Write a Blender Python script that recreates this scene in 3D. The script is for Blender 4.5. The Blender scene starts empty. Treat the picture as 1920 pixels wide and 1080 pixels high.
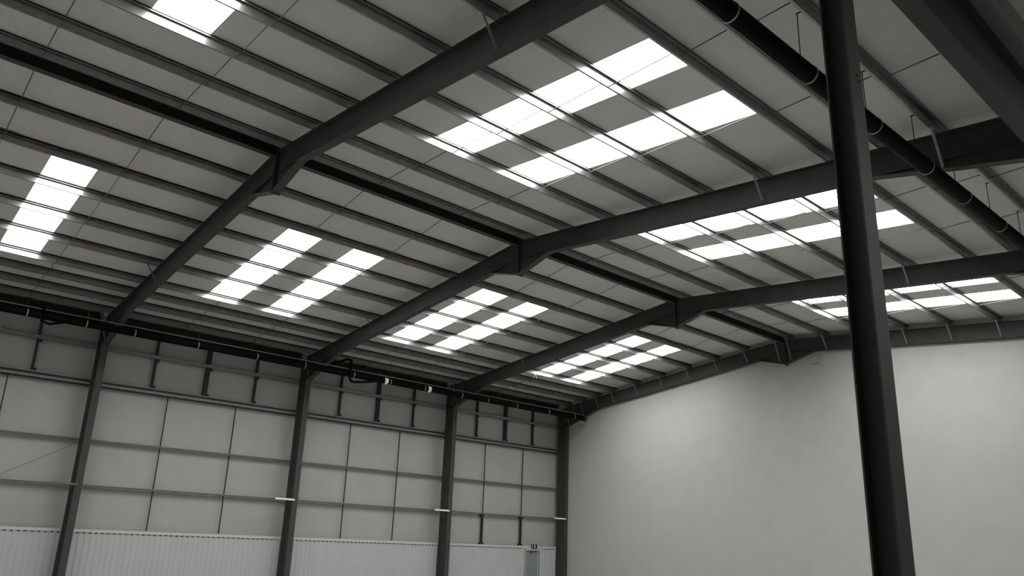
import bpy, bmesh, math, random
from mathutils import Vector, Matrix
random.seed(4)
S = bpy.context.scene
COL = S.collection

# ------------------------------------------------------------------ camera, world, exposure
ZF = 2.2                                  # datum (top of the low lining sheet) above the floor
cd = bpy.data.cameras.new('camera'); cam = bpy.data.objects.new('camera', cd); COL.objects.link(cam)
cam.rotation_mode = 'XYZ'
cam.location = (31.9666, -31.1430, -0.3809 + ZF)
cam.rotation_euler = (1.8647, -0.0273, 0.8278)
cd.sensor_width = 36.0; cd.lens = 1461.643 / 1920 * 36
cd.shift_x = -40.94 / 1920; cd.shift_y = 57.66 / 1920
cd.clip_start = 0.05; cd.clip_end = 300
S.camera = cam
S.view_settings.view_transform = 'Standard'; S.view_settings.look = 'None'
S.view_settings.exposure = 0.0; S.view_settings.gamma = 1.0; S.view_settings.use_curve_mapping = False
W = bpy.data.worlds.new('overcast_sky'); S.world = W; W.use_nodes = True
W.node_tree.nodes['Background'].inputs[0].default_value = (0.80, 0.88, 1.0, 1)
W.node_tree.nodes['Background'].inputs[1].default_value = 3.0
cy = S.cycles
cy.use_denoising = True; cy.max_bounces = 10; cy.diffuse_bounces = 8; cy.glossy_bounces = 4
cy.sample_clamp_indirect = 4.0; cy.use_light_tree = True
SKY_E = 13.0                               # brightness of daylight through the rooflights

# ------------------------------------------------------------------ main dimensions (fitted)
R = 14.490; M_ = 0.10461; ZR = 9.170 + ZF          # ridge x, slope, rafter top at the ridge
VAL = 2 * R                                        # valley line
FY = [-24.123, -16.0, -8.0, -0.09]                 # portal frames, nearest to farthest
F0 = -32.12
YB = [F0] + FY                                     # bay limits
def zt(x):
    if x <= VAL: return ZR - M_ * abs(x - R)
    return ZR - M_ * abs(x - 3 * R)
PD = 0.2                                           # purlin depth
DL = [0.281 + 1.65 * k for k in range(7)] + [0.281 + 9.9 + 1.14 * k for k in (1, 2, 3)]
DR = [0.281 + 1.677 * k for k in range(7)] + [0.281 + 10.062 + 1.14 * k for k in (1, 2, 3)]
STRIPS = [(-30.62, -29.46), (-28.36, -27.27), (-21.94, -20.80), (-19.68, -18.50),
          (-14.26, -13.04), (-12.08, -10.90), (-5.66, -4.50), (-3.52, -2.34)]
BAYN = ['in the nearest bay', 'in the second bay', 'in the third bay', 'in the farthest bay']
FRN = ['nearest', 'second', 'third', 'gable end']
ORD = ['first', 'second', 'third', 'fourth', 'fifth', 'sixth', 'seventh', 'eighth', 'ninth', 'tenth']

# ------------------------------------------------------------------ materials
def mat(name, col, rough=0.6, metal=0.0, var=0.0, scale=3.0, bump=0.0, bscale=20.0, stretch=(1, 1, 1), spec=0.3):
    m = bpy.data.materials.new(name); m.use_nodes = True
    nt = m.node_tree; b = nt.nodes['Principled BSDF']
    b.inputs['Base Color'].default_value = (*col, 1); b.inputs['Roughness'].default_value = rough
    b.inputs['Metallic'].default_value = metal; b.inputs['Specular IOR Level'].default_value = spec
    tc = nt.nodes.new('ShaderNodeTexCoord'); mp = nt.nodes.new('ShaderNodeMapping')
    mp.inputs['Scale'].default_value = stretch
    nt.links.new(tc.outputs['Object'], mp.inputs['Vector'])
    if var:
        n = nt.nodes.new('ShaderNodeTexNoise'); n.inputs['Scale'].default_value = scale; n.inputs['Detail'].default_value = 5
        nt.links.new(mp.outputs[0], n.inputs['Vector'])
        r = nt.nodes.new('ShaderNodeValToRGB')
        r.color_ramp.elements[0].position = 0.3; r.color_ramp.elements[1].position = 0.7
        r.color_ramp.elements[0].color = tuple(c * (1 - var) for c in col) + (1,)
        r.color_ramp.elements[1].color = tuple(min(1, c * (1 + var)) for c in col) + (1,)
        nt.links.new(n.outputs['Fac'], r.inputs['Fac']); nt.links.new(r.outputs['Color'], b.inputs['Base Color'])
    if bump:
        n = nt.nodes.new('ShaderNodeTexNoise'); n.inputs['Scale'].default_value = bscale
        nt.links.new(mp.outputs[0], n.inputs['Vector'])
        bp = nt.nodes.new('ShaderNodeBump'); bp.inputs['Strength'].default_value = bump; bp.inputs['Distance'].default_value = 0.01
        nt.links.new(n.outputs['Fac'], bp.inputs['Height']); nt.links.new(bp.outputs['Normal'], b.inputs['Normal'])
    return m
def panel_mat(name, col, axis, pitch, line=0.82, width=0.012, rough=0.55, bump=0.15):
    """sheet lining with fine joint lines every pitch metres along one axis and faint roll marks"""
    m = mat(name, col, rough, 0, 0.035, 1.2, bump, 6.0, spec=0.25)
    nt = m.node_tree; b = nt.nodes['Principled BSDF']
    src = b.inputs['Base Color'].links[0].from_socket
    tc = nt.nodes.new('ShaderNodeTexCoord'); sp = nt.nodes.new('ShaderNodeSeparateXYZ')
    nt.links.new(tc.outputs['Object'], sp.inputs[0])
    def mth(op, a, v=None):
        n = nt.nodes.new('ShaderNodeMath'); n.operation = op
        nt.links.new(a, n.inputs[0])
        if v is not None: n.inputs[1].default_value = v
        return n.outputs[0]
    f = mth('FRACT', mth('DIVIDE', mth('ADD', sp.outputs['XYZ'.index(axis)], 1000 * pitch), pitch))
    near = mth('LESS_THAN', f, width / pitch)
    mx = nt.nodes.new('ShaderNodeMix'); mx.data_type = 'RGBA'
    nt.links.new(near, mx.inputs[0]); nt.links.new(src, mx.inputs[6])
    mx.inputs[7].default_value = tuple(c * line for c in col) + (1,)
    nt.links.new(mx.outputs[2], b.inputs['Base Color'])
    return m
STEEL = mat('grey_painted_steel', (0.052, 0.050, 0.049), 0.6, 0, 0.12, 2.0, 0.1, 30, spec=0.25)
STEELB = mat('dark_painted_beam', (0.022, 0.021, 0.021), 0.6, 0, 0.1, 2.0, spec=0.3)
GALV = mat('galvanised_steel', (0.30, 0.297, 0.287), 0.30, 0.8, 0.12, 4.0, spec=0.4)
GALVD = mat('dull_galvanised_steel', (0.13, 0.128, 0.122), 0.55, 0.2, 0.15, 5.0, spec=0.3)
RAILM = mat('grey_rail_steel', (0.20, 0.198, 0.19), 0.55, 0.1, 0.12, 5.0, spec=0.3)
STRUT = mat('dark_strut_steel', (0.024, 0.023, 0.022), 0.6, 0.1, 0.15, 5.0)
ROD = mat('rod_steel', (0.12, 0.115, 0.11), 0.45, 0.3)
LINER = panel_mat('roof_liner_sheet', (0.585, 0.567, 0.535), 'Y', 1.0, 0.86)
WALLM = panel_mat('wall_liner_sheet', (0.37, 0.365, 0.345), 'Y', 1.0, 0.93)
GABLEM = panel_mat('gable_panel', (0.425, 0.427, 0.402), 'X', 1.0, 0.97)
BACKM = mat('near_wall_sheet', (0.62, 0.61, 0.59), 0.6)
LOWM = mat('white_lining_sheet', (0.45, 0.455, 0.45), 0.45, 0, 0.03, 2.0, 0.08, 8)
TRIMW = mat('white_trim', (0.52, 0.52, 0.51), 0.45)
FLOORM = mat('concrete_floor', (0.30, 0.295, 0.285), 0.5, 0, 0.12, 0.7, 0.1, 10)
PIPE = mat('black_plastic_pipe', (0.0025, 0.0025, 0.0025), 0.6, 0, 0.1, 3.0, spec=0.06)
BAND = mat('pale_pipe_band', (0.32, 0.32, 0.31), 0.45, 0.3)
WHITEB = mat('white_plastic', (0.8, 0.8, 0.78), 0.4)
DOORM = mat('grey_door_paint', (0.22, 0.24, 0.24), 0.45, 0, 0.03)
FRAMEM = mat('grey_door_frame', (0.45, 0.47, 0.45), 0.45)
BLACK = mat('black_shade_and_case', (0.012, 0.012, 0.012), 0.9)  # painted shade on purlins and under the sheet cap; also the sign case
REDCAP = mat('dark_red_cap', (0.03, 0.008, 0.007), 0.5)
GRP = bpy.data.materials.new('daylit_rooflight_sheet'); GRP.use_nodes = True
_nt = GRP.node_tree; _nt.nodes.remove(_nt.nodes['Principled BSDF'])
_e = _nt.nodes.new('ShaderNodeEmission'); _e.inputs[0].default_value = (0.985, 0.99, 0.985, 1); _e.inputs[1].default_value = SKY_E
_nt.links.new(_e.outputs[0], _nt.nodes['Material Output'].inputs[0])

# ------------------------------------------------------------------ mesh helpers
class MB:
    def __init__(s): s.bm = bmesh.new(); s.mi = 0
    def _f(s, vs):
        try:
            f = s.bm.faces.new(vs); f.material_index = s.mi; return f
        except ValueError: return None
    def prism(s, pts, axis, a, b):
        """extrude a polygon; axis 'y': pts=(x,z); 'x': pts=(y,z); 'z': pts=(x,y)"""
        def P(p, t):
            return {'y': (p[0], t, p[1]), 'x': (t, p[0], p[1]), 'z': (p[0], p[1], t)}[axis]
        A = [s.bm.verts.new(P(p, a)) for p in pts]; B = [s.bm.verts.new(P(p, b)) for p in pts]
        n = len(pts)
        s._f(A); s._f(B[::-1])
        for i in range(n): s._f([A[i], B[i], B[(i + 1) % n], A[(i + 1) % n]])
        return s
    def box(s, x0, x1, y0, y1, z0, z1):
        return s.prism([(x0, z0), (x1, z0), (x1, z1), (x0, z1)], 'y', y0, y1)
    def bar(s, a, b, w, h=None, up=(0, 0, 1)):
        a, b = Vector(a), Vector(b); h = h or w; d = (b - a).normalized(); u = Vector(up)
        if abs(d.dot(u)) > .98: u = Vector((1, 0, 0))
        r = d.cross(u).normalized(); u = r.cross(d).normalized()
        q = [r * w / 2 + u * h / 2, -r * w / 2 + u * h / 2, -r * w / 2 - u * h / 2, r * w / 2 - u * h / 2]
        A = [s.bm.verts.new(a + v) for v in q]; B = [s.bm.verts.new(b + v) for v in q]
        s._f(A[::-1]); s._f(B)
        for i in range(4): s._f([A[i], A[(i + 1) % 4], B[(i + 1) % 4], B[i]])
        return s
    def tube(s, pts, r, n=16, cap=True):
        pts = [Vector(p) for p in pts]; rings = []
        ref = Vector((0, 0, 1))
        for i, p in enumerate(pts):
            if i == 0: d = pts[1] - p
            elif i == len(pts) - 1: d = p - pts[i - 1]
            else: d = (pts[i + 1] - p).normalized() + (p - pts[i - 1]).normalized()
            d.normalize(); u = ref if abs(d.dot(ref)) < .95 else Vector((1, 0, 0))
            a = d.cross(u).normalized(); b = a.cross(d).normalized()
            rr = r[i] if isinstance(r, (list, tuple)) else r
            rings.append([s.bm.verts.new(p + a * math.cos(t) * rr + b * math.sin(t) * rr) for t in [2 * math.pi * k / n for k in range(n)]])
        for A, B in zip(rings, rings[1:]):
            for k in range(n):
                f = s._f([A[k], A[(k + 1) % n], B[(k + 1) % n], B[k]])
                if f: f.smooth = True
        if cap: s._f(rings[0][::-1]); s._f(rings[-1])
        return s
    def band(s, c, d, r, w, t=0.006, n=20, a0=0, a1=360):
        """strap around an axis d at c"""
        c, d = Vector(c), Vector(d).normalized(); u = Vector((0, 0, 1)); a = d.cross(u).normalized(); b = a.cross(d).normalized()
        rows = []
        for k in range(n + 1):
            th = math.radians(a0 + (a1 - a0) * k / n); e = a * math.cos(th) + b * math.sin(th)
            rows.append([s.bm.verts.new(c + e * q + d * h) for q, h in ((r, -w / 2), (r + t, -w / 2), (r + t, w / 2), (r, w / 2))])
        for A, B in zip(rows, rows[1:]):
            for k in range(4): s._f([A[k], A[(k + 1) % 4], B[(k + 1) % 4], B[k]])
        s._f(rows[0]); s._f(rows[-1][::-1])
        return s
    def build(s, name, material, parent=None, loc=None):
        me = bpy.data.meshes.new(name)
        bmesh.ops.recalc_face_normals(s.bm, faces=s.bm.faces)
        if loc is None and parent is not None: off = Vector(parent.matrix_world.translation) if False else Vector(parent['_o'])
        else: off = Vector(loc or (0, 0, 0))
        if off.length: bmesh.ops.translate(s.bm, verts=s.bm.verts, vec=-off)
        s.bm.to_mesh(me); s.bm.free()
        for m in (material if isinstance(material, (list, tuple)) else [material]): me.materials.append(m)
        o = bpy.data.objects.new(name, me); COL.objects.link(o)
        if parent is not None:
            o.parent = parent; o['_o'] = list(off)
        else:
            o.location = off; o['_o'] = list(off)
        return o
def tag(o, label, cat, group=None):
    o['label'] = label; o['category'] = cat
    if group: o['group'] = group
    return o
def empty(name, loc, label, cat, group=None):
    o = bpy.data.objects.new(name, None); COL.objects.link(o); o.location = loc; o['_o'] = list(loc)
    o.empty_display_size = .2
    return tag(o, label, cat, group)
def struct(o, label=None):
    o['kind'] = 'structure'
    if label: o['label'] = label
    return o

# ------------------------------------------------------------------ the building shell
GY = 0.06                                                   # inner face of the gable wall
YBACK = -36.0; XR = 3 * R + 0.3; LG = 0.04
struct(MB().box(-0.3, XR + 0.3, YBACK - 0.3, GY + 0.3, -0.2, 0).build('floor', FLOORM), 'pale concrete floor of the empty hall')
def slope_cells(mb, x_of, umax, holes_u, strips=STRIPS):
    """x_of(u): distance from ridge -> x ; liner 0.1 thick above the purlins, cut out at the rooflights"""
    ub = [0, holes_u[0], holes_u[1], umax]
    yb = [YBACK]
    for a, b in strips: yb += [a, b]
    yb.append(GY)
    for i in range(3):
        for j in range(len(yb) - 1):
            if i == 1 and (yb[j], yb[j + 1]) in strips: continue
            xa, xb = x_of(ub[i]), x_of(ub[i + 1])
            za = ZR + PD + LG - M_ * ub[i]; zb = ZR + PD + LG - M_ * ub[i + 1]
            mb.prism([(xa, za), (xb, zb), (xb, zb + .1), (xa, za + .1)], 'y', yb[j], yb[j + 1])
HL = (3.60, 10.16); HR = (3.66, 10.32)
mb = MB()
slope_cells(mb, lambda u: R - u, R + .2, HL)
slope_cells(mb, lambda u: R + u, R - .02, HR)
slope_cells(mb, lambda u: 3 * R - u, R - .02, HR, STRIPS[4:])
struct(mb.build('ceiling', LINER), 'pale sheeted underside of the pitched roof with rows of white rooflights')
mb = MB().box(-0.32, -0.20, YBACK, GY + .3, 0, zt(0) + PD + .09)
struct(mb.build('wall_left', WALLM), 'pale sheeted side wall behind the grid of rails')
mb = MB()
zz = lambda x: zt(x) + PD + .08
mb.prism([(-.3, 0), (XR, 0), (XR, zz(R)), (3 * R, zz(R)), (VAL, zz(VAL)), (R, zz(R)), (-.3, zz(0))], 'y', GY, GY + .2)
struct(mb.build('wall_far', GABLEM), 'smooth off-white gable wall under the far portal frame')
mb = MB().prism([(-.3, 0), (XR, 0), (XR, zz(R)), (3 * R, zz(R)), (VAL, zz(VAL)), (R, zz(R)), (-.3, zz(0))], 'y', YBACK - .2, YBACK)
struct(mb.build('wall_near', BACKM))
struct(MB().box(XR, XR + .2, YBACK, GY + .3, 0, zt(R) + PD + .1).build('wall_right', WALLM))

# rooflights: a pane above each hole with a thin folded metal kerb
wn = 0
def rooflight(sgn, ridge, hu, ya, yb, label):
    global wn
    wn += 1
    xa, xb = ridge + sgn * hu[0], ridge + sgn * hu[1]
    za, zb = ZR + PD + LG - M_ * hu[0], ZR + PD + LG - M_ * hu[1]
    mb = MB(); t = .012
    for (u, v) in (((xa, ya), (xb, ya)), ((xa, yb), (xb, yb))):           # side kerbs
        yy = u[1] + (t if u[1] == ya else -t)
        mb.prism([(xa, za - .004), (xb, zb - .004), (xb, zb + .1), (xa, za + .1)], 'y', min(u[1], yy), max(u[1], yy))
    mb.box(min(xa, xa + sgn * t), max(xa, xa + sgn * t), ya + t, yb - t, za - .006, za + .1)
    mb.box(min(xb, xb - sgn * t), max(xb, xb - sgn * t), ya + t, yb - t, zb - .006, zb + .1)
    o = mb.build('window_%d' % wn, TRIMW)
    xf = xa - sgn * .13; zf = ZR + PD + LG - M_ * (hu[0] - .13)
    MB().prism([(xf, zf - .022), (xa, za - .022), (xa, za - .004), (xf, zf - .004)], 'y', ya + .3, yb + .3).build('end_flashing', GALVD, o)
    p = MB().prism([(xa + sgn * t, za + .075), (xb - sgn * t, zb + .075), (xb - sgn * t, zb + .085), (xa + sgn * t, za + .085)], 'y', ya + t, yb - t)
    p.build('pane', GRP, o)
    struct(o, label)
SB = [0, 0, 1, 1, 2, 2, 3, 3]
for i, (ya, yb) in enumerate(STRIPS):
    w = ('nearer', 'farther')[i % 2]
    for sgn, ridge, hu, sl in ((-1, R, HL, 'left slope'), (1, R, HR, 'right slope'), (-1, 3 * R, HR, '')):
        lb = None
        if sl and SB[i] is not None: lb = '%s long white rooflight strip on the %s %s' % (w, sl, BAYN[SB[i]])
        if ridge > 2 * R and i < 4: continue
        rooflight(sgn, ridge, hu, ya, yb, lb)

# ------------------------------------------------------------------ portal frames
def column(name_label, xo, xi, yc, ztop_o, ztop_i, mtl, grp, w=.22, base=True, plates=None):
    e = empty('steel_column', ((xo + xi) / 2, yc, 0), name_label, 'column', grp)
    t = .018
    web = MB().prism([(xo + t, .03), (xi - t, .03), (xi - t, ztop_i), (xo + t, ztop_o)], 'y', yc - .006, yc + .006)
    web.build('web', mtl, e)
    MB().box(xi - t, xi, yc - w / 2, yc + w / 2, .03, ztop_i).build('flange', mtl, e)
    MB().box(xo, xo + t, yc - w / 2, yc + w / 2, .03, ztop_o).build('flange', mtl, e)
    MB().box(xo - .05, xi + .05, yc - w / 2 - .05, yc + w / 2 + .05, 0, .03).build('base_plate', mtl, e)
    if plates:
        for z in plates:
            for s in (-1, 1): MB().box(xo + t, xi - t, yc + s * .006 if s > 0 else yc - w / 2 + .01, yc + w / 2 - .01 if s > 0 else yc - .006, z - .006, z + .006).build('stiffener', mtl, e)
    return e
CI = 0.70                                                     # inner face of the side wall columns
for k, y in enumerate(FY):
    column('dark grey steel column on the left wall carrying the %s portal frame' % FRN[k], .06, CI, y,
           zt(.06) - .02, zt(CI) - .02, STEEL, 'left wall columns', w=.24, plates=[6.62 + ZF])
vc = column('large dark steel column standing free in the right foreground', 28.757, 29.012, FY[0],
            7.35 + ZF, 7.35 + ZF, STEEL, None, w=.262)
# small bolts on the near column's flange
for z, dy in ((4.42, .02), (4.36, .06)):
    MB().tube([(29.012, FY[0] + dy, ZF + z), (29.024, FY[0] + dy, ZF + z)], .010, 8).build('bolt', STRUT, vc)

APZ = 8.05 + ZF; HZ = 8.425 + ZF
def bot_left(x):
    """bottom edge of the left rafter: haunch at the eave, straight, haunch at the ridge"""
    pts = [(CI, 6.60 + ZF), (3.20, 7.385 + ZF), (R - 1.365, HZ), (R, APZ)]
    return pts
def rafter(k, side):
    y = FY[k]; w = .21; t = .016
    if side == 'left':
        bl = [(CI + .01, 6.60 + ZF), (3.20, zt(3.20) - .60), (R - 1.365, HZ), (R - .012, APZ)]
        top = [(CI + .01, zt(CI)), (R - .012, zt(R))]
        straight = [(3.20, zt(3.20) - .60), (R, zt(R) - .61)]
    else:
        xv = 28.74
        bl = [(R + .012, APZ), (R + 1.365, HZ), (25.80, zt(25.8) - .62), (27.15, 7.06 + ZF), (xv, 6.72 + ZF)]
        if k > 0: xv = 28.70
        bl[-1] = (xv, 6.72 + ZF)
        top = [(R + .012, zt(R)), (xv, zt(xv))]
        straight = [(R, zt(R) - .61), (25.8, zt(25.8) - .62)]
    e = empty('roof_rafter', (bl[0][0], y, 0 + bl[0][1]), 'dark grey steel rafter of the %s portal frame, %s of the ridge' % (FRN[k], side), 'rafter', 'portal frame rafters')
    poly = [(x, z + t) for x, z in bl] + [(x, z - t) for x, z in reversed(top)]
    MB().prism(poly, 'y', y - .006, y + .006).build('web', STEEL, e)
    mb = MB()
    mb.prism([top[0], top[1], (top[1][0], top[1][1] - t), (top[0][0], top[0][1] - t)], 'y', y - w / 2, y + w / 2)
    mb.build('top_flange', STEEL, e)
    mb = MB()
    for a, b in zip(bl, bl[1:]): mb.prism([a, b, (b[0], b[1] + t), (a[0], a[1] + t)], 'y', y - w / 2, y + w / 2)
    mb.build('bottom_flange', STEEL, e)
    # original flange line carried on through the ridge haunch, and eave haunch
    if side == 'left':
        a, b = (R - 1.365, HZ + .02), (R - .03, zt(R) - .61)
        a2, b2 = (3.2, zt(3.2) - .585), (CI + .03, zt(CI) - .585)
    else:
        a, b = (R + 1.365, HZ + .02), (R + .03, zt(R) - .61)
        a2, b2 = (25.8, zt(25.8) - .6), (28.68, zt(28.7) - .58)
    for p, q in ((a, b), (a2, b2)):
        MB().prism([p, q, (q[0], q[1] + .014), (p[0], p[1] + .014)], 'y', y - w / 2 + .03, y + w / 2 - .03).build('haunch_plate', STEEL, e)
    s = -1 if side == 'left' else 1
    MB().box(min(R, R + s * .02), max(R, R + s * .02), y - w / 2 - .01, y + w / 2 + .01, APZ - .05, zt(R) + .01).build('end_plate', STEEL, e)
    for dz in (.12, .3, .5, .72, .92):
        MB().tube([(R + s * .018, y - .06, APZ + dz), (R + s * .045, y - .06, APZ + dz)], .014, 6).build('bolt', STEEL, e)
    return e
for k in range(4):
    rafter(k, 'left'); rafter(k, 'right')

# ridge beams between the frames
RBZ = 9.0 + ZF
for b in range(4):
    ya, yb = YB[b] + .115, YB[b + 1] - .115
    e = empty('ridge_beam', (R, ya, RBZ), 'black steel beam along the ridge %s' % BAYN[b], 'beam', 'ridge beams')
    MB().box(R - .006, R + .006, ya, yb, RBZ - .02 + .012, RBZ + .37 - .012 - .02).build('web', STEELB, e)
    MB().box(R - .09, R + .09, ya, yb, RBZ - .02, RBZ - .008).build('bottom_flange', STEEL, e)  # paler steel than the web paints in the light on the underside
    MB().box(R - .09, R + .09, ya, yb, RBZ + .338, RBZ + .35).build('top_flange', STEELB, e)
# valley girders
for b in (1, 2):
    ya, yb = YB[b] + (.14 if b == 1 else .125), YB[b + 1] - .125
    e = empty('valley_girder', (28.98, ya, 6.36 + ZF), 'deep dark steel girder along the roof valley %s' % BAYN[b], 'beam', 'valley girders')
    MB().box(28.974, 28.986, ya, yb, 6.388 + ZF, 7.445 + ZF).build('web', STEELB, e)
    MB().box(28.85, 29.11, ya, yb, 6.37 + ZF, 6.388 + ZF).build('bottom_flange', STEEL, e)
    MB().box(28.85, 29.11, ya, yb, 7.445 + ZF, 7.46 + ZF).build('top_flange', STEELB, e)
# valley gutter lying on the girders
mb = MB()
gz = 7.475 + ZF
mb.prism([(28.755, gz + .42), (28.755, gz), (29.37, gz), (29.37, gz + .42), (29.36, gz + .42), (29.36, gz + .01), (28.765, gz + .01), (28.765, gz + .42)], 'y', F0, -.02)
tag(mb.build('valley_gutter', GALV), 'dull steel gutter running along the roof valley over the deep girder', 'gutter')

# ------------------------------------------------------------------ purlins
def purlin_prof(x, s, sl):
    """Z section standing on the rafter top; web faces +x; sl = slope of the roof in x"""
    z0 = zt(x) + .002; d = PD - .006; t = .006
    pr = [(-.045, .018), (-.045, 0), (t, 0), (t, d - t), (.06, d - t), (.06, d - .02), (.066, d - .02), (.066, d), (0, d), (0, t), (-.039, t), (-.039, .018)]
    a = math.atan(sl); c, sn = math.cos(a), math.sin(a)
    return [(x + p * c - q * sn, z0 + p * sn + q * c) for p, q in pr]
def purlin(x, b, sl, label, grp, y0=None, y1=None):
    ya, yb = YB[b] + .004, YB[b + 1] - .004
    if b == 3: yb = GY - .02
    mb = MB().prism(purlin_prof(x, 1, sl), 'y', ya, yb)
    o = mb.build('roof_purlin', GALV, None, (x, (ya + yb) / 2, zt(x)))
    z = zt(x) + PD
    MB().prism([(x - .002, z - .003), (x + .068, z - .003 + sl * .07), (x + .068, z + LG + sl * .068 - .003), (x - .002, z + LG - .003)], 'y', ya, yb).build('shade_strip', BLACK, o)  # added black strip, paints the shaded band between purlin and liner
    return tag(o, label, 'purlin', grp)
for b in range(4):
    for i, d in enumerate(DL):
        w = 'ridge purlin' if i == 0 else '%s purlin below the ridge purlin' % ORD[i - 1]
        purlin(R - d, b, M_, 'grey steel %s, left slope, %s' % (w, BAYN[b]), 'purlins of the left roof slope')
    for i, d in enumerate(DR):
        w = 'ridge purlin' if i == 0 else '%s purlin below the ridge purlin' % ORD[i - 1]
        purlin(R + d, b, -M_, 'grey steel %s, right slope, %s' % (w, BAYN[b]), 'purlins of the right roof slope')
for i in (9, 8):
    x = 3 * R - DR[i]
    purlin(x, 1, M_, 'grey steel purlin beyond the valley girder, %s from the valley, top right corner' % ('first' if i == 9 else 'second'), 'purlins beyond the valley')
# eave beams
for b in range(4):
    ya, yb = YB[b] + .13, YB[b + 1] - .13
    z = zt(.2)
    mb = MB().prism([(.02, z - .22), (.20, z - .22), (.20, z - .20), (.04, z - .20), (.04, z + .16), (.20, z + .16), (.20, z + .18), (.02, z + .18)], 'y', ya, yb)
    tag(mb.build('eave_beam', STRUT), 'dark steel eave beam at the top of the left wall %s' % BAYN[b], 'beam', 'eave beams')

# sag rods tying the purlins at the third points of each bay
for b in range(4):
    L = YB[b + 1] - YB[b]
    for j, f in enumerate((1 / 3, 2 / 3)):
        y = YB[b] + L * f
        for side, D, s in (('left', DL, -1), ('right', DR, 1)):
            e = empty('sag_rod_line', (R + s * D[0], y, zt(R)), '%s slope, %s line of thin rods tying the purlins %s' % (side, ('nearer', 'farther')[j], BAYN[b]), 'rod', 'roof sag rods')
            for i in range(9):
                xa, xb = R + s * D[i], R + s * D[i + 1]
                if s > 0:
                    yr = y + .07 * j
                    a = Vector((xa + .01, yr, zt(xa) + .015)); c = Vector((xb - .002, yr, zt(xb) + .16))
                else:
                    a = Vector((xa - .002, y, zt(xa) + .15)); c = Vector((xb + .01, y, zt(xb) + .05))
                MB().tube([a, c], .011, 8).build('rod', ROD, e)
            if side == 'left':
                MB().box(.62, .80, y - .07, y + .07, zt(.7) - .17, zt(.7) + .02).bar((.7, y, zt(.7) - .1), (.22, y, zt(.2) - .05), .03).build('cleat', STRUT, e)

# fly braces from the purlins down to the rafters' bottom flanges
def fly(k, x, side, i, thick=.048):
    y = FY[k]
    zb = {'l': None}
    if side == 'left':
        zb = zt(x) - .57 if x > 3.2 else 6.60 + ZF + (x - CI) / 2.5 * .785
        if x > R - 1.365: zb = HZ - (x - (R - 1.365)) / 1.365 * (HZ - APZ) + .03
    else:
        zb = zt(x) - .59
        if x < R + 1.365: zb = HZ - ((R + 1.365) - x) / 1.365 * (HZ - APZ) + .03
        if x > 25.8: zb = 7.42 + ZF - (x - 25.8) / 1.35 * .36
    a = (x + .0, y - .42, zt(x) + .01); c = (x + .01, y - .085, zb + .03)
    mb = MB().bar(a, c, thick, .006, (1, 0, 0)).bar(a, c, .006, thick, (1, 0, 0))
    mb.tube([(x - .02, y - .42, zt(x) + .03), (x + .03, y - .42, zt(x) + .03)], .014, 6)
    o = mb.build('fly_brace', GALV, None, a)
    w = 'ridge purlin' if i == 0 else '%s purlin' % ORD[i - 1]
    tag(o, 'thin steel brace from %s down to %s portal frame rafter, %s slope' % (w, FRN[k], side), 'brace', 'purlin fly braces')
for k in range(3):
    for i in (5, 9): fly(k, R - DL[i], 'left', i)
    for i in (5, 8): fly(k, R + DR[i], 'right', i)
for i in range(0, 10): fly(3, R - DL[i], 'left', i)
for i in range(0, 9): fly(3, R + DR[i], 'right', i)

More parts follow.
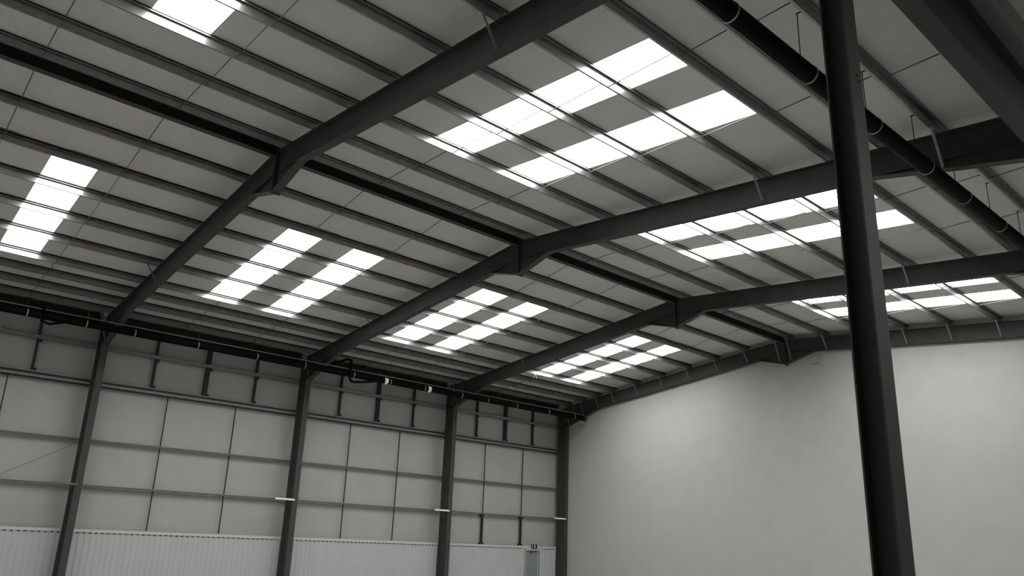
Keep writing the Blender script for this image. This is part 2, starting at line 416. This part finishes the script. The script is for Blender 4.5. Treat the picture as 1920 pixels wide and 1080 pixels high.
# ------------------------------------------------------------------ left wall: rails, posts, struts
def cee(mb, ya, yb, z, h=.065, d=.18, t=.005, up=True):
    """horizontal side rail: channel open to the wall underside"""
    mb.prism([(-d, z - h / 2), (-d, z - h / 2 + t), (-t, z - h / 2 + t), (-t, z + h / 2 - t), (-.05, z + h / 2 - t), (-.05, z + h / 2), (0, z + h / 2), (0, z - h / 2)], 'y', ya, yb)
RAILS = [('lowest', 1.555, .065), ('middle', 3.172, .065), ('highest', 6.62, .13)]
for b in range(4):
    ya, yb = YB[b] + .004, YB[b + 1] - .004
    if b == 3: yb = -.004
    for nm, z, h in RAILS:
        mb = MB(); cee(mb, ya, yb, z + ZF, h)
        tag(mb.build('wall_rail', GALVD if h < .1 else RAILM), '%s thin grey horizontal rail on the left wall %s' % (nm, BAYN[b]), 'rail', 'horizontal wall rails')
    e = empty('double_wall_rail', (0, ya, 5.16 + ZF), 'dark double horizontal rail across the left wall %s' % BAYN[b], 'rail', 'double wall rails')
    mb = MB(); cee(mb, ya, yb, 5.37 + ZF, .05, .19); mb.build('upper_channel', RAILM, e)
    mb = MB(); cee(mb, ya, yb, 5.22 + ZF, .09, .19); mb.build('lower_channel', RAILM, e)
    MB().box(-.19, -.03, ya, yb, 5.27 + ZF, 5.34 + ZF).box(-.19, .002, ya, yb, 5.14 + ZF, 5.165 + ZF).build('web_plate', STRUT, e)
    # thin verticals at third points from the low sheet to the double rail
    Lb = YB[b + 1] - YB[b]
    for j, f in enumerate((1 / 3, 2 / 3)):
        y = YB[b] + Lb * f
        zlo = 0.07 if b < 3 else 1.60
        mb = MB()
        lev = [0.07, 1.52, 1.60, 3.135, 3.21, 5.13]
        for p in range(0, 6, 2):
            if lev[p + 1] <= zlo: continue
            mb.box(-.075, -.035, y - .018, y + .018, lev[p] + ZF, lev[p + 1] + ZF)
            mb.box(-.09, -.02, y - .03, y + .03, lev[p + 1] - .02 + ZF, lev[p + 1] + ZF)
        tag(mb.build('rail_strut', STRUT), 'thin vertical strut between rails, %s of two, left wall %s' % (('nearer', 'farther')[j], BAYN[b]), 'strut', 'thin vertical wall struts')
        if b == 3:
            mb = MB().box(-.12, -.02, y - .045, y + .045, .07 + ZF, 1.52 + ZF)
            mb.box(-.15, -.01, y - .12, y + .12, .07 + ZF, .15 + ZF).box(-.15, -.01, y - .12, y + .12, 1.44 + ZF, 1.52 + ZF)
            tag(mb.build('wall_post', STRUT), 'short thick black post above the low white sheeting near the door, %s of two' % ('nearer', 'farther')[j], 'post', 'short wall posts')
    # dark studs above the double rail
    for j in range(3):
        y = YB[b] + Lb * (j + 1) / 4
        hw = (.045, .085, .045)[j]
        if b == 0: hw = (.05, .05, .04)[j]
        mtl = STRUT
        e = empty('upper_stud', (-.05, y, 5.4 + ZF), 'dark upright stud, top of left wall, %s of three %s' % (ORD[j], BAYN[b]), 'stud', 'upper wall studs')
        MB().box(-.10, -.002, y - hw, y + hw, 5.40 + ZF, 6.55 + ZF).build('lower_post', mtl, e)
        MB().box(-.10, -.002, y - hw, y + hw, 6.69 + ZF, zt(0) - .02).build('upper_post', mtl, e)
        for zc in (5.45, 6.50): MB().box(-.09, -.03, y + hw, y + hw + .09, zc - .06 + ZF, zc + .05 + ZF).build('cleat', mtl, e)
# small pale stub brackets where the lowest rail meets the columns
for k in range(4):
    y = FY[k]
    mb = MB().box(CI + .002, CI + .05, y - .88, y - .04, 1.50 + ZF, 1.56 + ZF).box(CI - .05, CI + .002, y - .88, y - .13, 1.56 + ZF, 1.575 + ZF)
    tag(mb.build('column_bracket', WHITEB if k else GALVD), 'small pale horizontal bracket fixed across the %s left wall column' % FRN[k], 'bracket', 'pale column brackets')
# diagonal bracing cable, nearest bay
mb = MB().tube([(.03, -29.0, .10 + ZF), (.03, -24.26, 3.05 + ZF)], .008, 6)
tag(mb.build('bracing_cable', ROD), 'thin diagonal bracing wire on the left wall beside the nearest column', 'cable')

# low profiled lining
DY0, DY1 = -2.40, -1.44
def low_sheet(b, ya, yb, z0=0.0, ztop=0.0, parent=None):
    mb = MB()
    pts = []; y = ya; p = .2
    base, rib = .021, .034
    while y < yb - .001:
        e = min(y + p, yb)
        pts += [(y, base), (min(y + .12, e), base), (min(y + .135, e), rib), (min(y + .185, e), rib)]
        y += p
    pts.append((yb, base))
    q = []
    for yy, xx in pts:
        if not q or abs(yy - q[-1][0]) > 1e-5: q.append((yy, xx))
    vb = [mb.bm.verts.new((x, yy, z0)) for yy, x in q]; vt = [mb.bm.verts.new((x, yy, ztop)) for yy, x in q]
    for i in range(len(q) - 1): mb._f([vb[i], vb[i + 1], vt[i + 1], vt[i]])
    return mb
for b in range(4):
    ya, yb = YB[b] + .13, YB[b + 1] - .13
    if b == 3: yb = -.02 - .13
    e = empty('lining_sheet', (0, ya, 0), 'white ribbed low wall sheeting %s%s' % (BAYN[b], ', cut around the door' if b == 3 else ''), 'wall sheeting', 'low ribbed wall sheeting')
    if b < 3: low_sheet(b, ya, yb, 0.0, -.03 + ZF).build('ribbed_sheet', LOWM, e)
    else:
        mb = low_sheet(b, ya, DY0 - .05, 0.0, -.03 + ZF); mb.build('ribbed_sheet', LOWM, e)
        low_sheet(b, -1.20, yb, 0.0, -.03 + ZF).build('ribbed_sheet', LOWM, e)
        MB().box(0.0, .03, DY1 + .05, -1.20, 0, -.03 + ZF).build('flat_trim', LOWM, e)
        MB().box(0.0, .03, DY0 - .05, DY1 + .05, -.10 + ZF, -.03 + ZF).build('flat_trim', LOWM, e)
    MB().box(-.02, .05, ya, yb, .035 + ZF, .05 + ZF).box(.042, .05, ya, yb, -.055 + ZF, .035 + ZF).build('cap_flashing', TRIMW, e)
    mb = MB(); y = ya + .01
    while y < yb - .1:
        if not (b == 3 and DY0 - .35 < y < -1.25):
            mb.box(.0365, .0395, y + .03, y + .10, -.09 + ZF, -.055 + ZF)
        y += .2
    mb.build('shade_dots', BLACK, e)['kind'] = 'stuff'  # dark blocks added as painted shadow dots under the cap
# low brick-coloured backing below the sheet is the wall itself; the door
d = MB().box(-.1, .02, DY0, DY0 + .05, 0, -.13 + ZF).box(-.1, .02, DY1 - .05, DY1, 0, -.13 + ZF).box(-.1, .055, DY0 - .02, DY1 + .12, -.175 + ZF, -.10 + ZF).build('door_1', FRAMEM)
struct(d, 'grey personnel door at the far end of the left wall')
MB().box(-.07, -.03, DY0 + .052, DY1 - .052, .01, -.18 + ZF).build('door_leaf', DOORM, d)
MB().box(-.03, .03, -2.0, -1.93, -.30 + ZF, -.19 + ZF).box(-.03, .01, -1.93, -1.62, -.225 + ZF, -.195 + ZF).build('door_closer', GALVD, d)
MB().tube([(-.03, -1.60, 1.05), (.03, -1.60, 1.05), (.03, -1.72, 1.05)], .011, 8).build('door_handle', GALV, d)
# exit sign above the door
e = empty('exit_sign', (.06, -1.80, -.02 + ZF), 'small black and white exit sign above the grey door', 'sign')
MB().box(.052, .08, -1.93, -1.63, -.08 + ZF, .15 + ZF).build('case', BLACK, e)
mb = MB()   # down arrow and running figure, simple shapes
xs = (.0805, .084)
mb.prism([(-1.80, -.045 + ZF), (-1.74, .015 + ZF), (-1.765, .015 + ZF), (-1.765, .12 + ZF), (-1.835, .12 + ZF), (-1.835, .015 + ZF), (-1.86, .015 + ZF)], 'x', *xs)
mb.build('pictogram', WHITEB, e)
tag(MB().box(.052, .09, -2.03, -2.0, -.09 + ZF, .16 + ZF).box(.052, .1, -2.08, -2.0, .02 + ZF, .05 + ZF).build('sign_bracket', GALVD), 'thin grey upright bracket left of the exit sign', 'bracket')
# faint box on the gable wall
mb = MB().box(15.6, 15.95, -.06, .02, 7.90 + ZF, 8.20 + ZF).box(15.57, 15.98, .02, GY - .001, 7.87 + ZF, 8.23 + ZF)
tag(mb.build('wall_box', WALLM), 'small off-white box fixed on the gable wall just below the ridge haunch', 'box')

# ------------------------------------------------------------------ rainwater pipes
def pipe_set(name, label, pts, r, bands, wide, rail_dz, rods, railmat, endcap=None, rod_dx=0.0, railw=.035):
    e = empty('rainwater_pipe', pts[0], label, 'pipe')
    MB().tube(pts, r, 24).build('pipe', PIPE, e)
    def at(y):
        for a, b in zip(pts, pts[1:]):
            if a[1] <= y <= b[1]:
                f = (y - a[1]) / (b[1] - a[1]); return Vector(a).lerp(Vector(b), f)
        return Vector(pts[-1])
    for y in bands:
        MB().band(at(y), (0, 1, 0), r + .001, .03, .008, 24).build('pipe_band', BAND, e)
    for y in wide:
        MB().band(at(y), (0, 1, 0), r + .004, .16, .012, 24).build('coupling', WHITEB, e)
    if endcap: MB().tube([Vector(pts[-1]) - Vector((0, .18, 0)), Vector(pts[-1]) + Vector((0, .03, 0))], r * 1.14, 24).build('end_cap', REDCAP, e)
    return e, at
wp, at = pipe_set('wall', 'long black rainwater pipe hung along the eave of the left wall', [(2.3, -32.3, 6.85 + ZF), (2.3, -20, 6.83 + ZF), (2.3, -.38, 6.85 + ZF)], .125,
                 [-30.9, -28.9, -26.97, -25.19, -23.62, -21.38, -19.07, -17.03, -14.75, -12.9, -11.05, -8.89, -7.27, -5.38, -3.13, -1.2], [-13.13, -10.79], .19, None, GALV, endcap=True)
# steel carrying rail above the wall pipe, hung by rods from the purlins
r_ = empty('pipe_rail', (2.3, -32.3, 7.0 + ZF), 'thin bright steel rail running above the left wall pipe', 'rail')
MB().box(2.29, 2.315, -32.3, -.4, 7.045 + ZF, 7.07 + ZF).build('channel', RAILM, r_)
XP = R - DL[8]
for y in [-28.9, -25.19, -21.38, -17.03, -12.9, -8.89, -5.38, -1.2]:
    MB().tube([(2.3, y, 7.07 + ZF), (2.3, y, zt(2.3) + .02 if False else zt(2.1) - .05), (XP + .02, y, zt(XP) + .04)], .007, 6).build('hanger_rod', ROD, r_)
# branch looping from the gutter outlet into the wall pipe
mb = MB().tube([(2.47, -15.0, 7.45 + ZF), (2.47, -15.0, 6.62 + ZF), (2.47, -14.97, 6.56 + ZF), (2.47, -14.9, 6.50 + ZF), (2.47, -14.75, 6.50 + ZF), (2.46, -14.2, 6.60 + ZF), (2.40, -13.7, 6.73 + ZF), (2.34, -13.4, 6.80 + ZF)], .055, 14)
mb.tube([(2.47, -15.0, 7.40 + ZF), (2.1, -15.0, 7.52 + ZF), (.6, -14.9, 7.58 + ZF), (.25, -14.9, 7.6 + ZF)], .05, 12)
mb.build('branch_pipe', PIPE, wp)
mb = MB().tube([(2.42, -26.55, 7.10 + ZF), (2.45, -26.55, 6.62 + ZF), (2.45, -26.3, 6.56 + ZF), (2.38, -25.9, 6.72 + ZF)], .045, 12)
mb.tube([(2.42, -26.55, 7.1 + ZF), (.6, -26.5, 7.5 + ZF)], .04, 10)
mb.build('branch_pipe', PIPE, wp)

e, at = pipe_set('valley', 'large black rainwater pipe slung under the roof behind the foreground column',
                 [(27.15, -32.0, 6.50 + ZF), (27.15, -24.0, 6.60 + ZF), (27.15, -15.8, 6.745 + ZF), (27.15, -8, 6.86 + ZF), (27.15, -.6, 6.92 + ZF)], .138,
                 [-25.6, -23.42, -21.35, -19.2, -17.05, -15.2, -13.15, -11.1, -9.0, -6.9, -4.8, -2.7], [], .2, None, GALV)
vp_at = at
for y, nm in zip([-25.5, -23.4, -21.27, -19.08, -17.05, -15.1, -13.10, -11.05, -9.0], ORD):
    c = vp_at(y); x8 = R + DR[8]
    mb = MB().tube([(27.0, y, c.z + .15), (27.0, y, 7.865 + ZF)], .008, 6)
    mb.box(26.985, x8 + .0, y - .012, y + .012, 7.86 + ZF, 7.875 + ZF)
    mb.box(26.97, 27.03, y - .03, y + .03, c.z + .15, c.z + .17)
    tag(mb.build('pipe_hanger', STRUT), 'thin black rod hanging the large pipe from a purlin, %s from the near end' % nm, 'hanger', 'pipe hangers')
# pale stay beside the pipe at the second frame is the fly brace; little wire hook on the left slope
hx, hy = R - DL[6] - .02, -5.95; hz = zt(hx)
mb = MB().tube([(hx, hy - .10, hz - .20), (hx, hy - .03, hz - .01), (hx, hy + .03, hz - .01), (hx, hy + .10, hz - .20)], .026, 8)
mb.tube([(hx, hy, hz - .01), (hx, hy, hz + .004)], .012, 8)
tag(mb.build('wire_hook', WHITEB), 'small white bent hook hanging under the left slope near the far end', 'hook')

# drop the private helper property
for o in bpy.data.objects:
    if '_o' in o: del o['_o']
